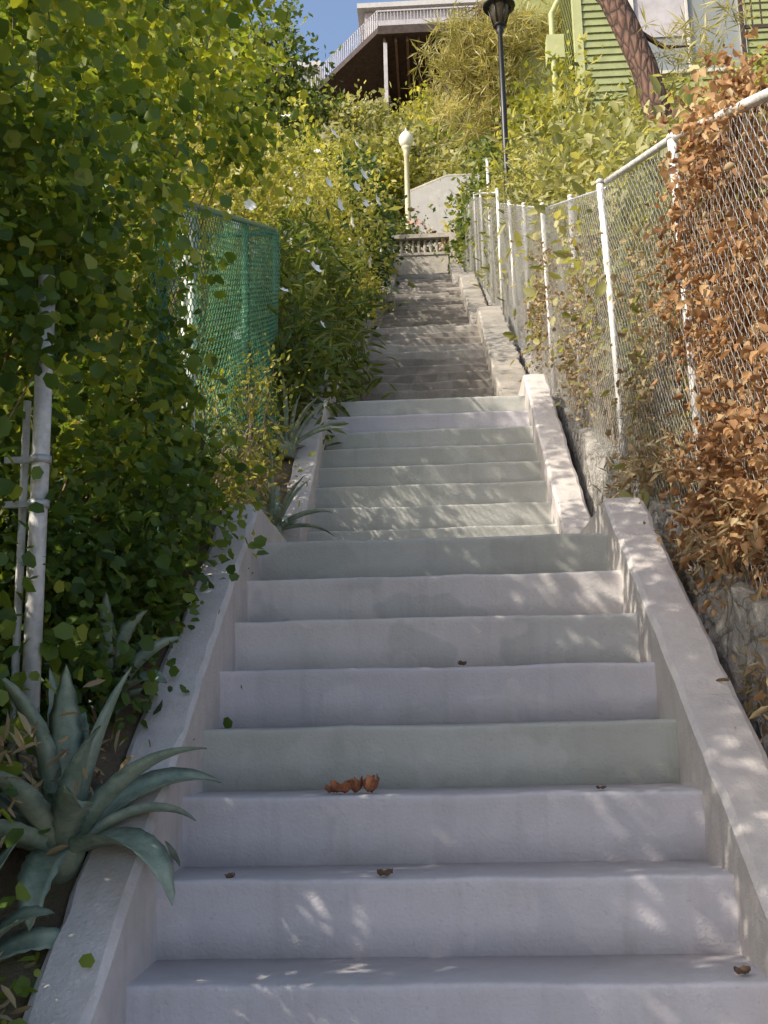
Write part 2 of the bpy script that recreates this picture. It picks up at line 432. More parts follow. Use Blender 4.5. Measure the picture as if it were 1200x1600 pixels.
def nose1(y): return -.652+.7314*(y-2.78)
def nose2(y): return .997+.8163*(y-6.49)
stair_wall("pale painted concrete side wall beside agaves", -.8, -.965, [(1.55, nose1(1.55)+.21), (4.78, .797+.19), (6.40, .797+.17)], M_wall)
stair_wall("pale painted concrete side wall dappled with leaf shadows", .8, .985, [(1.55, nose1(1.55)+.17), (4.82, .797+.175), (6.40, .797+.15)], M_wall)
stair_wall("grey painted side wall under overhanging shrubs", -.81, -.975, [(6.36,.80),(6.42, nose2(6.42)+.17), (8.5, 2.8), (9.4, 2.8)], M_wall)
stair_wall("grey painted side wall with squared upper end", .81, 1.0, [(6.36,.80),(6.42, nose2(6.42)+.17), (8.5, 2.8), (9.3, 2.8)], M_wall)
old_pts = [(9.55,2.75),(13.25,5.2),(14.2,5.22),(19.8,8.58),(20.8,8.6),(26.4,11.75),(27.95,11.77)]
stair_wall("crumbling old concrete kerb wall", -.7, -1.02, old_pts, M_old, rough=.012)
stair_wall("crumbling old concrete kerb wall below the wire fence", .7, 1.02, [(a, b_+.12) for a, b_ in old_pts], M_oldpale, rough=.012)

yy = np.arange(1.6, 28.2, .12); V = []; F = []
rows = 11
for i, y in enumerate(yy):
    z1 = float(rprof(y))+.09; z0 = z1-1.3
    for j in range(rows):
        t = j/(rows-1)
        V.append((1.03+.06*t+R.normal()*.014, y, z0+(z1-z0)*t+R.normal()*.01))
    V.append((1.25, y, z1+.01)); V.append((1.25, y, z0))
m = rows+2
for i in range(len(yy)-1):
    for j in range(m-1):
        a = i*m+j; F.append([a, a+m, a+m+1, a+1])
F.append(list(range(m))); F.append([(len(yy)-1)*m+j for j in range(m)][::-1])
o = mk("retaining_wall", V, F, M_stone); tag(o, "rough grey rubble retaining wall under the wire fence", "wall")

# ------------------------------------------------------------------ chain-link fences
def chain(parent, x, ypts, zb, ht, mat, p=.036, r=.0019, wob=.012):
    y0, y1 = ypts; n = int((y1-y0)/p); h = p*.95
    A = []; B = []
    K = int(max(ht(y0), ht(y1))/h)
    k = np.arange(K+1)
    for i in range(n):
        yk = y0+i*p+((k+i) % 2)*p
        zz = zb(yk)+.03+k*h
        xx = x+((k+i) % 2-.5)*.004+wob*np.sin(yk*1.9+k*.11)+wob*.6*np.sin(yk*4.7-k*.2)
        ok = (zz <= zb(yk)+ht(y0+i*p))
        pts = np.stack([xx, yk, zz], axis=1)
        mm = ok[:-1] & ok[1:]
        A.append(pts[:-1][mm]); B.append(pts[1:][mm])
    V, Q = segs(np.concatenate(A), np.concatenate(B), r, r, 3)
    return mk_np("chain_link_mesh", V, Q, mat, parent)

def post(parent, x, y, z0, z1, r, mat, lean=(0,0)):
    tube("post", [(x,y,z0-.3),(x+lean[0]*.5,y+lean[1]*.5,(z0+z1)/2),(x+lean[0],y+lean[1],z1)], r, 12, mat, parent)
    lathe("post_cap", [(r*1.1,-.015),(r*1.12,.005),(r*.8,.015),(r*.3,.02),(.001,.022)], 12, (x+lean[0],y+lean[1],z1), mat, parent)

fr = thing("chain_link_fence", "galvanised chain-link fence with pale posts above a rubble wall", "fence", (1.15,1.8,-.9))
FX = 1.15
zf = lambda y: np.interp(y, [1.8,2.7,4.36,6,9.17,14.3], [-.7,-.15,.62,1.29,2.77,5.47])
H1 = lambda y: 1.88
for (y, ln) in [(2.7,(0,0)),(4.36,(-.02,0)),(6.02,(-.05,0.0)),(7.6,(.01,.02)),(9.17,(-.02,0)),(11.0,(0,.03)),(12.6,(-.02,0))]:
    post(fr, FX, y, float(zf(y)), float(zf(y))+1.9, .022, M_white, ln)
rp = [(FX-.01, y, float(zf(y))+1.9) for y in (1.8,2.7,3.5,4.36,5.2,6.02)]
tube("top_rail", rp, .019, 10, M_white, fr)
rp = [(FX, y, float(zf(y))+1.86) for y in (6.02,7.6,9.17,11,12.6,14.2)]
tube("top_rail", rp, .010, 8, M_galv, fr)
chain(fr, FX-.03, (1.9,14.2), zf, H1, M_mesh, .037, .0020)
fr2 = thing("chain_link_fence", "taller galvanised chain-link fence on upper steps", "fence", (1.1,14.3,5.5))
zf2 = lambda y: np.interp(y, [14.3,20,28], [5.6,8.6,12.2])
for y in (14.35,16.2,18.4,20.6,23,25.4,27.8):
    post(fr2, 1.12, y, float(zf2(y)), float(zf2(y))+(2.5 if 15 < y < 18 else 1.95), .024, M_white)
tube("top_rail", [(1.12, y, float(zf2(y))+1.9) for y in (14.35,16.2,18.4,20.6,23,25.4,27.8)], .018, 8, M_galv, fr2)
chain(fr2, 1.09, (14.35,27.8), zf2, lambda y: 1.9, M_mesh, .09, .0032)

fl = thing("chain_link_fence", "green vinyl chain-link fence overgrown with shrubs", "fence", (-1.15,4.3,.3))
zl = lambda y: np.interp(y, [1.6,3,4.86,7.6], [-.85,-.1,.72,1.92])
for y, m_ in ((4.3,M_greenpost),(4.86,M_white),(4.93,M_white),(6.3,M_greenpost),(7.6,M_greenpost)):
    post(fl, -1.15 if y != 4.93 else -1.2, y, float(zl(y)), float(zl(y))+1.80, .022, m_)
tube("top_rail", [(-1.15, y, float(zl(y))+1.83) for y in (4.0,4.86,6.2,7.6)], .018, 10, M_greenpost, fl)
chain(fl, -1.12, (4.0,7.6), zl, lambda y: 1.82, M_greenwire, .034, .0031)
rt = thing("chain_link_fence", "short green chain-link return panel", "fence", (-1.2,7.62,1.9))
A = []; B = []
for i in range(30):
    k = np.arange(50); xx = -1.17-i*.034-((k+i) % 2)*.034; zz = 1.95+k*.035
    pts = np.stack([xx, np.full(50, 7.63), zz], axis=1); A.append(pts[:-1]); B.append(pts[1:])
V, Q = segs(np.concatenate(A), np.concatenate(B), .0028, .0028, 3); mk_np("chain_link_mesh", V, Q, M_greenwire, rt)
tube("top_rail", [(-1.15,7.63,3.74),(-2.25,7.63,3.74)], .02, 8, M_greenpost, rt)

pr_ = thing("conduit_pole", "white painted steel pole with clamps among green leaves", "pole", (-1.2,3.1,-.6))
tube("pole", [(-1.2,3.1,-.75),(-1.2,3.1,.8),(-1.203,3.1,1.4)], .027, 16, M_white, pr_)
tube("side_pipe", [(-1.262,3.13,-.75),(-1.262,3.13,1.0)], .012, 10, M_white, pr_)
for z in (-.0-.02, .80, .66):
    lathe("clamp", [(.029,-.012),(.033,-.012),(.033,.012),(.029,.012)], 16, (-1.2,3.1,z), M_galv, pr_)
    boxes("clamp_arm", [(-1.31,-1.228,3.088,3.10,z-.01,z+.01)], M_galv, pr_)

# ------------------------------------------------------------------ agaves
M_agave, nt, b, _ = new_mat("agave_leaf")
co = nt.nodes.new("ShaderNodeTexCoord").outputs["Object"]
n1 = noise(nt, co, 12, 5, .7); r = ramp(nt, [(.3, (.12,.17,.12)), (.52, (.24,.30,.23)), (.75, (.40,.42,.30))]); nt.links.new(n1.outputs[0], r.inputs[0])
nt.links.new(r.outputs[0], b.inputs["Base Color"]); b.inputs["Roughness"].default_value = .5
bump(nt, b, n1.outputs[0], .3, .01)
def agave(label, loc, leaves, seed):
    root = thing("agave_plant", label, "agave", loc)
    for (az, el, L, bend, w) in leaves:
        N = 18; V = []; F = []
        d = Vector((math.cos(az), math.sin(az), 0)); s = Vector((-math.sin(az), math.cos(az), 0))
        pos = Vector(loc)+d*.02; ang = el; tw = R.normal()*.4
        for i in range(N+1):
            t = i/N
            ww = w*(.55+1.5*t-.9*t*t)*(1-t**3.5)
            ww = max(ww, .0012); th = .016*(1-t)+.002
            dirv = d*math.cos(ang)+Vector((0,0,1))*math.sin(ang); nrm = -d*math.sin(ang)+Vector((0,0,1))*math.cos(ang)
            s2 = s*math.cos(tw*t)+nrm*math.sin(tw*t); nrm = nrm*math.cos(tw*t)-s*math.sin(tw*t)
            sp = .006*(1 if i % 2 else -.4)*(1-t*.6)
            V += [pos-s2*(ww+sp)+nrm*ww*.35, pos-s2*ww*.45+nrm*ww*.06, pos+nrm*0, pos+s2*ww*.45+nrm*ww*.06, pos+s2*(ww+sp)+nrm*ww*.35,
                  pos+s2*ww*.45-nrm*(th-ww*.05), pos-nrm*th*1.3, pos-s2*ww*.45-nrm*(th-ww*.05)]
            pos = pos+dirv*(L/N)+s*(R.normal()*.0012); ang -= bend/N*(.4+1.3*t)
        for i in range(N):
            for j in range(8):
                j2 = (j+1) % 8; F.append([i*8+j, i*8+j2, (i+1)*8+j2, (i+1)*8+j])
        F.append(list(range(8))); F.append([N*8+j for j in range(8)][::-1])
        mk("leaf", V, F, M_agave, root, smooth=True)
    lathe("base", [(.05,-.08),(.07,0),(.05,.04),(.01,.06)], 12, loc, M_agave, root)
    return root
rr = np.random.default_rng(3)
A1 = []
for i in range(24):
    lvl = i/24
    A1.append((i*2.399, rad(6+80*lvl+rr.normal()*8), .31+.17*rr.random()+.10*lvl, rad(105-80*lvl+rr.normal()*22), .044+.012*rr.random()))
agave("large blue-green agave leaning over the side wall", (-1.03,2.92,-.34), A1, 1)
A2 = [(i*2.399+.8, rad(15+70*i/11+rr.normal()*8), .30+.1*rr.random(), rad(70-40*i/11+rr.normal()*14), .036) for i in range(11)]
agave("blue-green agave half hidden beneath the hedge", (-1.10,3.5,.08), A2, 2)
A3 = [(i*2.399+.3, rad(12+66*i/16+rr.normal()*6), .38+.14*rr.random(), rad(60-35*i/16), .024) for i in range(16)]
agave("small narrow-leaved agave on the side wall", (-.98,6.3,1.14), A3, 3)
A4 = [(i*2.399+1.9, rad(20+66*i/12+rr.normal()*8), .27+.12*rr.random(), rad(85-35*i/12+rr.normal()*14), .034) for i in range(12)]
agave("young agave growing beside the pole", (-1.17,2.60,-.60), A4, 4)
A5 = [(i*2.399+1.1, rad(15+66*i/14+rr.normal()*6), .40+.14*rr.random(), rad(55-35*i/14), .020) for i in range(14)]
agave("spiky narrow-leaved agave at the green fence foot", (-1.02,7.3,1.92), A5, 5)

# ------------------------------------------------------------------ fallen leaves
def fallen(loc, s, mat, az, label, curl=1.):
    V = []; F = []; n = 8; m = 5
    for i in range(n+1):
        t = i/n; w = s*.42*math.sin(math.pi*min(.98, t*.92+.06))**.8*(1+.15*math.sin(i*2.3))
        for j in range(m):
            q = (j/(m-1)-.5)*2
            V.append((t*s-.5*s, q*w, curl*(s*.6*q*q*.5+s*.5*(t-.5)**2)+.002+.05*s*math.sin(i*1.7+j)))
    for i in range(n):
        for j in range(m-1):
            a = i*m+j; F.append([a, a+1, a+m+1, a+m])
    mn = min(v[2] for v in V); V = [(v[0], v[1], v[2]-mn+.001) for v in V]
    o = mk("fallen_leaf", V, F, mat, None, True); o.location = loc; o.rotation_euler = (.0, 0, az)
    tag(o, label, "leaf", "dead leaves on the steps")
def tz(n): return -.652+.207*n
def ty(n): return 2.78+.283*n
for (x, dy, n, s, az_, m_, cu) in [(-.305,.05,2,.07,.3,M_deadleaf,1.4),(-.262,.05,2,.06,1.9,M_deadleaf,1.8),(-.215,.04,2,.07,1.1,M_deadleaf,1.9),(-.342,.07,2,.05,2.5,M_deadleaf,1.2),
        (-.16,.03,1,.045,.2,M_browndeb,1),(-.60,.03,1,.035,1.2,M_browndeb,1),(.50,.03,2,.032,.1,M_browndeb,.7),(.10,.04,4,.04,.7,M_browndeb,1),
        (.74,.04,0,.045,.3,M_browndeb,1)]:
    fallen((x, ty(n)+dy, tz(n)+.001), s, m_, az_, "curled rust-red dead leaf lying on a step" if m_ is M_deadleaf else "small brown dead leaf lying on a step", cu)

# ------------------------------------------------------------------ plants, left
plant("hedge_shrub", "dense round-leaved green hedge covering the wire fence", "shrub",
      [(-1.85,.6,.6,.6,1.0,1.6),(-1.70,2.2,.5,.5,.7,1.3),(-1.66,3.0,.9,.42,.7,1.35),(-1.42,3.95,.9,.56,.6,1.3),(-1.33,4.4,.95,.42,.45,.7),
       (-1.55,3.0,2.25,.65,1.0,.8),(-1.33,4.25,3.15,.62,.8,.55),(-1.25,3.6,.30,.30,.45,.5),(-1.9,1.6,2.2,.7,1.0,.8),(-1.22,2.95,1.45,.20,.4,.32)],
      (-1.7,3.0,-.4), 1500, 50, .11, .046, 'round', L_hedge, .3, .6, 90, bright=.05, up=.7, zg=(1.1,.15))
plant("flowering_shrub", "tall yellow-green shrub dotted with white flowers", "shrub",
      [(-2.7,8.6,4.2,1.1,1.2,1.5),(-2.0,10.8,5.0,1.0,1.3,1.8),(-3.4,10.2,5.6,1.3,1.3,1.4)],
      (-2.2,9.6,2.9), 1150, 34, .16, .062, 'oval', L_yel, .1, .6, 60, flowers=240, flsize=.07, bright=.2)
plant("flowering_shrub", "pale green shrub with small white blossom beside old steps", "shrub",
      [(-1.7,13.2,6.2,.95,1.4,1.6),(-1.6,15.2,7.2,.8,1.2,1.4)], (-1.7,13.5,5.1), 480, 28, .17, .085, 'quad', L_yel, .1, .6, 30, flowers=80, flsize=.075, bright=.12)
plant("ivy_shrub", "dark green ivy mound spilling towards the stairs", "shrub",
      [(-1.35,12.5,5.0,.55,1.4,.9),(-1.3,16.5,7.4,.6,2.0,1.3),(-1.45,20.5,9.7,.7,2.6,1.3)], (-1.4,16,6.9), 560, 28, .17, .095, 'quad', L_dark, .3, .6, 30)
plant("ivy_shrub", "dark green ivy mound near the balustrade", "shrub",
      [(-1.6,25,12.4,.8,2.2,1.3),(-2.2,28,13.6,.9,1,1.3)], (-1.6,25,11.3), 260, 28, .2, .13, 'quad', L_mid, .3, .6, 20)
plant("oleander_shrub", "oleander with long drooping leaves and white flowers", "shrub",
      [(-1.30,8.7,3.2,.46,.9,.95),(-1.2,10.3,4.0,.46,1.0,1.0),(-1.22,7.7,2.5,.36,.6,.65),(-1.02,8.5,2.80,.26,.8,.3)], (-1.35,9.0,2.6), 340, 24, .17, .15, 'long', L_mid, .25, .35, 60, flowers=30, flsize=.06, bright=.1)
plant("wiry_shrub", "sparse wiry shrub with tiny yellow-green leaves", "shrub",
      [(-1.10,5.3,1.25,.22,.5,.4),(-1.12,6.2,1.8,.25,.6,.45),(-1.06,4.9,1.0,.16,.3,.25)], (-1.13,5.6,1.0), 140, 20, .10, .038, 'oval', L_yel, .1, .2, 110, M_drytwig, bright=.05, tws=.6)
plant("leafy_shrub", "light green shrub pressed against the green fence", "shrub",
      [(-2.2,6.3,2.3,.75,1.2,1.2),(-2.3,5.1,1.6,.6,.7,.9)], (-2.2,6.0,1.2), 300, 32, .15, .06, 'oval', L_yel, .2, .5, 50, bright=.05)
plant("ground_ivy", "low green groundcover between wall and fence", "plant",
      [(-1.12,4.3,.55,.18,.9,.22),(-1.2,2.2,-.75,.22,.7,.2),(-1.4,3.1,-.1,.35,.8,.25),(-1.5,2.4,-.4,.4,.6,.3)], (-1.15,3.4,.0), 240, 30, .09, .036, 'round', L_hedge, .1, .4, 0)
plant("dry_grass_clump", "dry brown weeds and litter at the fence foot", "grass",
      [(-1.12,3.3,-.15,.12,.9,.1),(-1.15,7.0,1.5,.12,.8,.2),(-1.1,2.4,-.68,.12,.5,.1)], (-1.15,3.2,-.2), 80, 24, .09, .06, 'long', L_straw, -.2, .3, 0)

def tree(name, label, trunk_pts, radii, blobs, ncl, per, cr, size, kind, mat, bark=None, limbs=8, droop=.1, group=None, bright=0.):
    root = thing(name, label, "tree", trunk_pts[0], group)
    tube("trunk", trunk_pts, radii, 14, bark or M_bark, root, wob=.16)
    C, D, _ = clumps(blobs, ncl, .35)
    m = np.repeat(np.arange(ncl), per); n = len(m)
    off = R.normal(size=(n,3))*cr*.7
    if kind == 'needle':
        tuft = R.integers(0, max(1, per//16), n)
        to = R.normal(size=(ncl, max(1, per//16), 3))*cr*.9
        P = C[m]+to[m, tuft]; O = nrmz(R.normal(size=(n,3))+np.array([[0,0,.3]])); sp = .1
    else:
        P = C[m]+off; O = nrmz(D[m]*.6+nrmz(off)*.6); sp = 1.
    tint = np.clip((R.random(ncl)*.6+.15+bright)[m]+R.normal(size=n)*.15, 0, 1)
    leaf_obj("crown", P, O, size, kind, tint, mat, root, droop, sp)
    idx = R.choice(ncl, min(limbs*6, ncl), replace=False); e = C[idx]; tp = np.array(trunk_pts, float)
    st = tp[-1-R.integers(0, max(1, len(tp)//2), len(idx))]
    mid = (st+e)/2+R.normal(size=e.shape)*.15
    V, Q = segs(np.concatenate([st, mid]), np.concatenate([mid, e]), np.concatenate([np.full(len(e), radii[-1]*.45), np.full(len(e), radii[-1]*.28)]), np.concatenate([np.full(len(e), radii[-1]*.28), np.full(len(e), .008)]), 5)
    mk_np("limbs", V, Q, bark or M_bark, root, True)
    return root
tree("broadleaf_tree", "leafy tree rising above the flowering shrubs", [(-5.5,19,8.5),(-5.4,19,11),(-5.5,19.2,13.5)], [.2,.15,.1],
     [(-5.0,19,13.2,1.5,2,1.6),(-6.6,20,13,2,2,2.2)], 300, 36, .3, .15, 'quad', L_mid, M_twig, bright=.1)
tree("cypress_tree", "dark green tree standing near the hilltop houses", [(-5.2,31,14.5),(-5.2,31,18),(-5.1,31,21.5)], [.2,.15,.06],
     [(-4.7,31,20.8,1.2,1.3,2.3),(-6.4,31.5,20.9,1.4,1.4,2.4)], 210, 34, .35, .22, 'quad', L_mid, M_twig)
tree("broadleaf_tree", "yellow-leaved tree overhanging the hedge", [(-3.6,6.5,1.6),(-3.5,6.4,3.4),(-3.2,6.2,4.6)], [.1,.07,.05],
     [(-2.75,6.0,4.7,1.05,1.1,.75),(-3.7,6.5,4.4,1.0,1.2,1.2)], 330, 38, .2, .08, 'oval', L_yel, M_twig, bright=.1)
tree("pine_tree", "yellowish pine with fine drooping needles", [(2.2,25,11.5),(2.1,25,14),(1.9,25,17),(1.8,25,18.6)], [.2,.16,.1,.05],
     [(1.8,25,16.2,1.35,1.3,1.9),(3.0,25,17.0,1.1,1.2,1.3)], 110, 180, .32, .34, 'needle', L_pine, limbs=16, bright=.2)
tree("pine_tree", "leaning pine with reddish-brown bark by the green house", [(3.45,12,4.6),(3.2,12,5.9),(3.0,12,7.1),(2.85,12,7.9),(2.62,12,8.55),(2.42,12,9.1),(1.9,12,10.6),(1.6,12,12)], [.2,.175,.165,.16,.165,.15,.13,.1],
     [(1.6,12,12.6,2.0,2.0,1.0),(3.55,12.0,8.1,.35,.5,.3)], 90, 150, .25, .22, 'needle', L_pine, limbs=4, bright=.1)

# ------------------------------------------------------------------ plants, right
plant("dry_vine", "dead rust-brown vine smothering the wire fence", "vine",
      [(1.25,3.75,1.15,.11,.6,1.1),(1.30,2.9,.6,.15,.7,1.2),(1.20,4.3,1.8,.08,.35,.6),(1.14,3.9,.75,.08,.8,.4),(1.20,3.85,2.2,.10,.5,.28)],
      (1.22,3.5,.2), 620, 36, .08, .034, 'crisp', L_dry, .5, .2, 220, M_drytwig, bright=.02, up=.1, tws=.45)
plant("dry_grass_clump", "straw-coloured dead weeds at the fence foot", "grass",
      [(1.14,4.2,.62,.08,.9,.10),(1.14,5.6,1.2,.08,.9,.12),(1.12,3.2,.08,.06,.5,.10)], (1.2,4.3,.4), 110, 30, .07, .06, 'long', L_straw, .2, .3, 0, M_drytwig, bright=.05, spread=1.2)
plant("tangled_shrub", "half-dry tangled shrub growing against the wire fence", "shrub",
      [(1.65,5.0,1.8,.42,.9,1.1),(1.7,6.6,2.6,.45,.9,1.15),(1.7,8.2,3.4,.45,1.0,1.2)], (1.7,6.4,1.5), 500, 28, .15, .075, 'oval', L_olive, .2, .4, 200, M_drytwig, bright=.12, tws=.6)
plant("dry_vine", "pale dry creeper woven through the mesh fence", "vine",
      [(1.18,5.2,1.7,.05,.7,.8),(1.18,7.2,2.7,.05,1.0,.8),(1.18,9.5,3.7,.05,1.2,.8)], (1.22,7,1.6), 260, 22, .1, .034, 'crisp', L_straw, .5, .1, 130, M_drytwig, tws=.4)
plant("leafy_shrub", "yellow-green shrub with narrow leaves above the wire fence", "shrub",
      [(1.7,9.8,4.4,.5,1.1,1.2),(1.75,7.4,3.4,.5,.9,.8),(2.3,9.0,4.1,.7,1.4,1.1),(2.1,5.6,2.6,.5,.9,.55)], (1.9,8.6,2.9), 520, 28, .18, .11, 'oval', L_olive, .15, .4, 70, bright=.12, tws=.7)
plant("bamboo_like_shrub", "narrow-leaved olive shrub along the upper fence", "shrub",
      [(1.75,12.6,6.1,.5,1.6,1.3),(1.7,16,7.7,.5,1.8,1.3),(2.6,14.5,7.3,.9,2,1.4)], (1.8,13.5,5.4), 400, 26, .2, .16, 'long', L_olive, .15, .45, 60, bright=.1)
plant("leafy_shrub", "round green shrub below the green house", "shrub",
      [(2.6,19,10.4,1.1,2.2,1.5),(4.4,19,10.4,1.5,1.6,1.1),(6.6,18.5,10.6,1.5,1.6,1.1),(3.2,16,8.4,1.1,1.5,1.0)], (3.4,19,9.2), 520, 30, .24, .14, 'quad', L_yel, .1, .6, 30)
plant("leafy_shrub", "olive shrub under the pine beside the lamp post", "shrub",
      [(1.75,22,10.9,.6,2.0,1.5),(1.5,25.8,12.4,.6,1.8,1.2)], (1.6,23,9.8), 260, 30, .22, .15, 'quad', L_mid, .1, .6, 20, bright=.1)
plant("leafy_shrub", "dense shrub bank uphill of the wire fence", "shrub",
      [(3.4,7.5,3.1,1.1,1.8,1.0),(3.0,4.8,1.9,.8,1.2,.9),(4.6,9.6,4.4,1.2,1.6,1.1),(4.4,12.5,5.8,1.2,1.8,1.2)], (3.6,8,2.8), 440, 28, .22, .11, 'quad', L_yel, .1, .6, 20)
plant("rose_bush", "leggy rose bush with dusty pink blooms over the balustrade", "shrub",
      [(-.35,28.7,13.6,.5,.4,.7),(.45,28.6,13.1,.5,.3,.5)], (0,28.7,12.4), 60, 26, .2, .1, 'quad', L_mid, .1, .3, 50, M_drytwig, flowers=60, flmat=M_pink, flsize=.09)

def proto_bush(name, label, mat, rad_):
    return plant(name, label, "shrub", [(0,0,rad_*.6,rad_,rad_,rad_*.8),(rad_*.6,.2,rad_*.4,rad_*.6,rad_*.6,rad_*.6)], (0,0,0), 180, 32, .3, .19, 'quad', mat, .1, .65, 12, group="shrubs covering the hillside", bright=.15)
protos = [proto_bush("hillside_shrub", "sunlit yellow-green shrub on the hillside", L_yel, 1.5),
          proto_bush("hillside_shrub", "mid-green shrub on the hillside", L_mid, 1.3),
          proto_bush("hillside_shrub", "olive shrub on the hillside", L_olive, 1.4)]
rr = np.random.default_rng(11)
def hz(x, y):
    return float(prof(y))+.16+min(max((-x-1)*.18, 0), 3) if x < 0 else float(rprof(y))+min(max((x-1.2)*.35, 0), 3)
pos = []
for yb in (31.5, 34, 36.5, 39, 41.2):
    for xb in np.arange(-9, 7, 2.1):
        pos.append((xb+rr.normal()*.4, yb+rr.normal()*.4))
for yb in (12, 15.5, 19, 23, 27):
    for xb in (-4.2, -6.4): pos.append((xb+rr.normal()*.3, yb+rr.normal()*.4))
pos += [(-2.9,17.5),(-3.0,21.5),(-2.9,25.5),(-2.6,29.6),(2.4,29.8),(3.6,27),(4.6,30)]
first = {0:True,1:True,2:True}
for i, (x, y) in enumerate(pos):
    if abs(x+.42) < 1.3 and y < 32.5: continue
    if -.8 < x < 3.8 and 30 < y < 33: continue
    k = int(rr.integers(0, 3)) if i > 2 else i
    src = protos[k]; z = hz(x, y)-.2; s = .8+.5*rr.random(); a = rr.random()*6.28
    if y > 40 and x > -5: s = min(s, .85); z -= .5
    if first[k]:
        o = src; first[k] = False
    else:
        o = src.copy(); link(o)
        for c in src.children:
            c2 = c.copy(); link(c2); c2.parent = o; c2.matrix_parent_inverse = Matrix.Identity(4)
    o.location = (x, y, z); o.scale = (s, s, s*(.85+.3*rr.random())); o.rotation_euler = (0, 0, a)

# ------------------------------------------------------------------ balustrade & upper wall
bl = thing("balustrade", "weathered concrete balustrade wall at the head of the stairs", "balustrade", (-.6,28,11.58))
boxes("base_wall", [(-2.1,.72,28.0,28.25,11.3,12.86)], M_oldpale, bl)
boxes("bottom_rail", [(-2.12,.74,27.97,28.28,12.862,12.94)], M_oldpale, bl)
boxes("top_rail", [(-2.14,.76,27.95,28.30,13.38,13.50)], M_oldpale, bl)
bp = [(.05,0),(.05,.03),(.03,.06),(.045,.12),(.06,.18),(.05,.26),(.032,.33),(.04,.36),(.05,.39),(.05,.44)]
for i in range(16):
    lathe("baluster", bp, 10, (-2.0+i*.172, 28.12, 12.94), M_oldpale, bl)
boxes("end_pier", [(.762,.98,27.93,28.32,11.3,13.62)], M_oldpale, bl)
w = thing("retaining_wall", "tall pale grey stucco wall stepping up the slope", "wall", (1,31,13))
V = []; F = []; N = 24
for i in range(N+1):
    t = i/N; x = -.40+5*t; z = 16.5+.5*min(1, t*4); y = 31.2
    V += [(x, y, 12.5), (x, y, z), (x, y+.25, z), (x, y+.25, 12.5)]
for i in range(N):
    for j in range(4):
        j2 = (j+1) % 4; F.append([i*4+j, i*4+j2, (i+1)*4+j2, (i+1)*4+j])
F.append([0,1,2,3]); F.append([N*4+j for j in (3,2,1,0)])
mk("wall_face", V, F, M_stucco, w)
tube("coping", [(-.42,31.3,16.53),(.85,31.3,17.04),(4.6,31.3,17.04)], .09, 8, M_oldpale, w)

# ------------------------------------------------------------------ lamps
lp = thing("street_lamp", "cream iron lamp post with a milk-glass acorn globe", "street lamp", (-.42,30,13.2))
lathe("post", [(.17,-.6),(.17,.25),(.12,.35),(.09,.5),(.085,2.6),(.075,3.9),(.11,3.95),(.08,4.02),(.13,4.12),(.15,4.2)], 16, (-.42,30,13.2), M_cream, lp)
lathe("globe", [(.12,0),(.19,.10),(.23,.22),(.22,.34),(.15,.46),(.07,.53),(.03,.58),(.02,.64),(.002,.67)], 20, (-.42,30,17.4), M_globe, lp)
lb = thing("street_lamp", "tall black iron lamp post with a flared lantern", "street lamp", (1.42,16,6.1))
lathe("post", [(.11,-.5),(.11,.5),(.075,.7),(.055,1.2),(.05,3.8),(.042,5.2),(.07,5.24),(.05,5.3),(.10,5.36)], 14, (1.42,16,6.1), M_blackm, lb)
lathe("lantern_glass", [(.09,0),(.17,.30),(.19,.34)], 8, (1.42,16,11.46), M_smoke, lb)
lathe("lantern_roof", [(.27,0),(.28,.03),(.17,.15),(.08,.22),(.03,.26),(.03,.34),(.001,.37)], 16, (1.42,16,11.80), M_blackm, lb)
lathe("lantern_collar", [(.06,-.03),(.12,.0),(.10,.02)], 12, (1.42,16,11.45), M_blackm, lb)
for k in range(6):
    t = k*math.pi/3
    tube("lantern_rib", [(1.42+.1*math.cos(t),16+.1*math.sin(t),11.46),(1.42+.2*math.cos(t),16+.2*math.sin(t),11.81)], .012, 6, M_blackm, lb)

# ------------------------------------------------------------------ green house
gh = thing("green_house", "pale green clapboard house with a corner board and window", "house", (7,23,10))
HX0, HX1, HY = 3.72, 13.0, 22.0
WX0, WX1, WZ0, WZ1 = 5.05, 7.45, 14.35, 16.45
V = []; F = []
z = 13.15; lap = .19
while z < 19.2:
    spans = [(HX0, HX1)] if (z+lap <= WZ0 or z >= WZ1) else [(HX0, WX0-.1), (WX1+.1, HX1)]
    for (a, b_) in spans:
        q = len(V); e = .04
        V += [(a,HY-e,z),(b_,HY-e,z),(b_,HY,z+lap),(a,HY,z+lap),(a,HY,z),(b_,HY,z)]
        F += [[q,q+1,q+2,q+3],[q+4,q+5,q+1,q]]
    z += lap
mk("siding", V, F, M_siding, gh)
V = []; F = []; z = 13.15
while z < 19.2:
    q = len(V); e = .032; a, b_ = HY, HY+8
    V += [(HX0-e,a,z),(HX0-e,b_,z),(HX0,b_,z+lap),(HX0,a,z+lap),(HX0,a,z),(HX0,b_,z)]
    F += [[q+3,q+2,q+1,q],[q,q+1,q+5,q+4]]; z += lap
mk("side_siding", V, F, M_siding, gh)
boxes("corner_board", [(HX0-.05,HX0+.13,HY-.065,HY-.042,13.0,19.3),(HX0-.07,HX0-.051,HY-.065,HY+.14,13.0,19.3)], M_trim, gh)
boxes("sill_board", [(HX0+.135,HX1,HY-.05,HY+.05,12.95,13.148)], M_trim, gh)
boxes("foundation", [(HX0+.1,HX1-.1,HY+.1,HY+7.9,9.0,12.94)], M_stucco, gh)
boxes("inner_wall", [(HX0+.02,WX0-.1,HY+.01,HY+.12,13.15,19.3),(WX1+.1,HX1,HY+.01,HY+.12,13.15,19.3),(WX0-.1,WX1+.1,HY+.01,HY+.12,13.15,WZ0-.09),(WX0-.1,WX1+.1,HY+.01,HY+.12,WZ1+.11,19.3)], M_siding, gh)
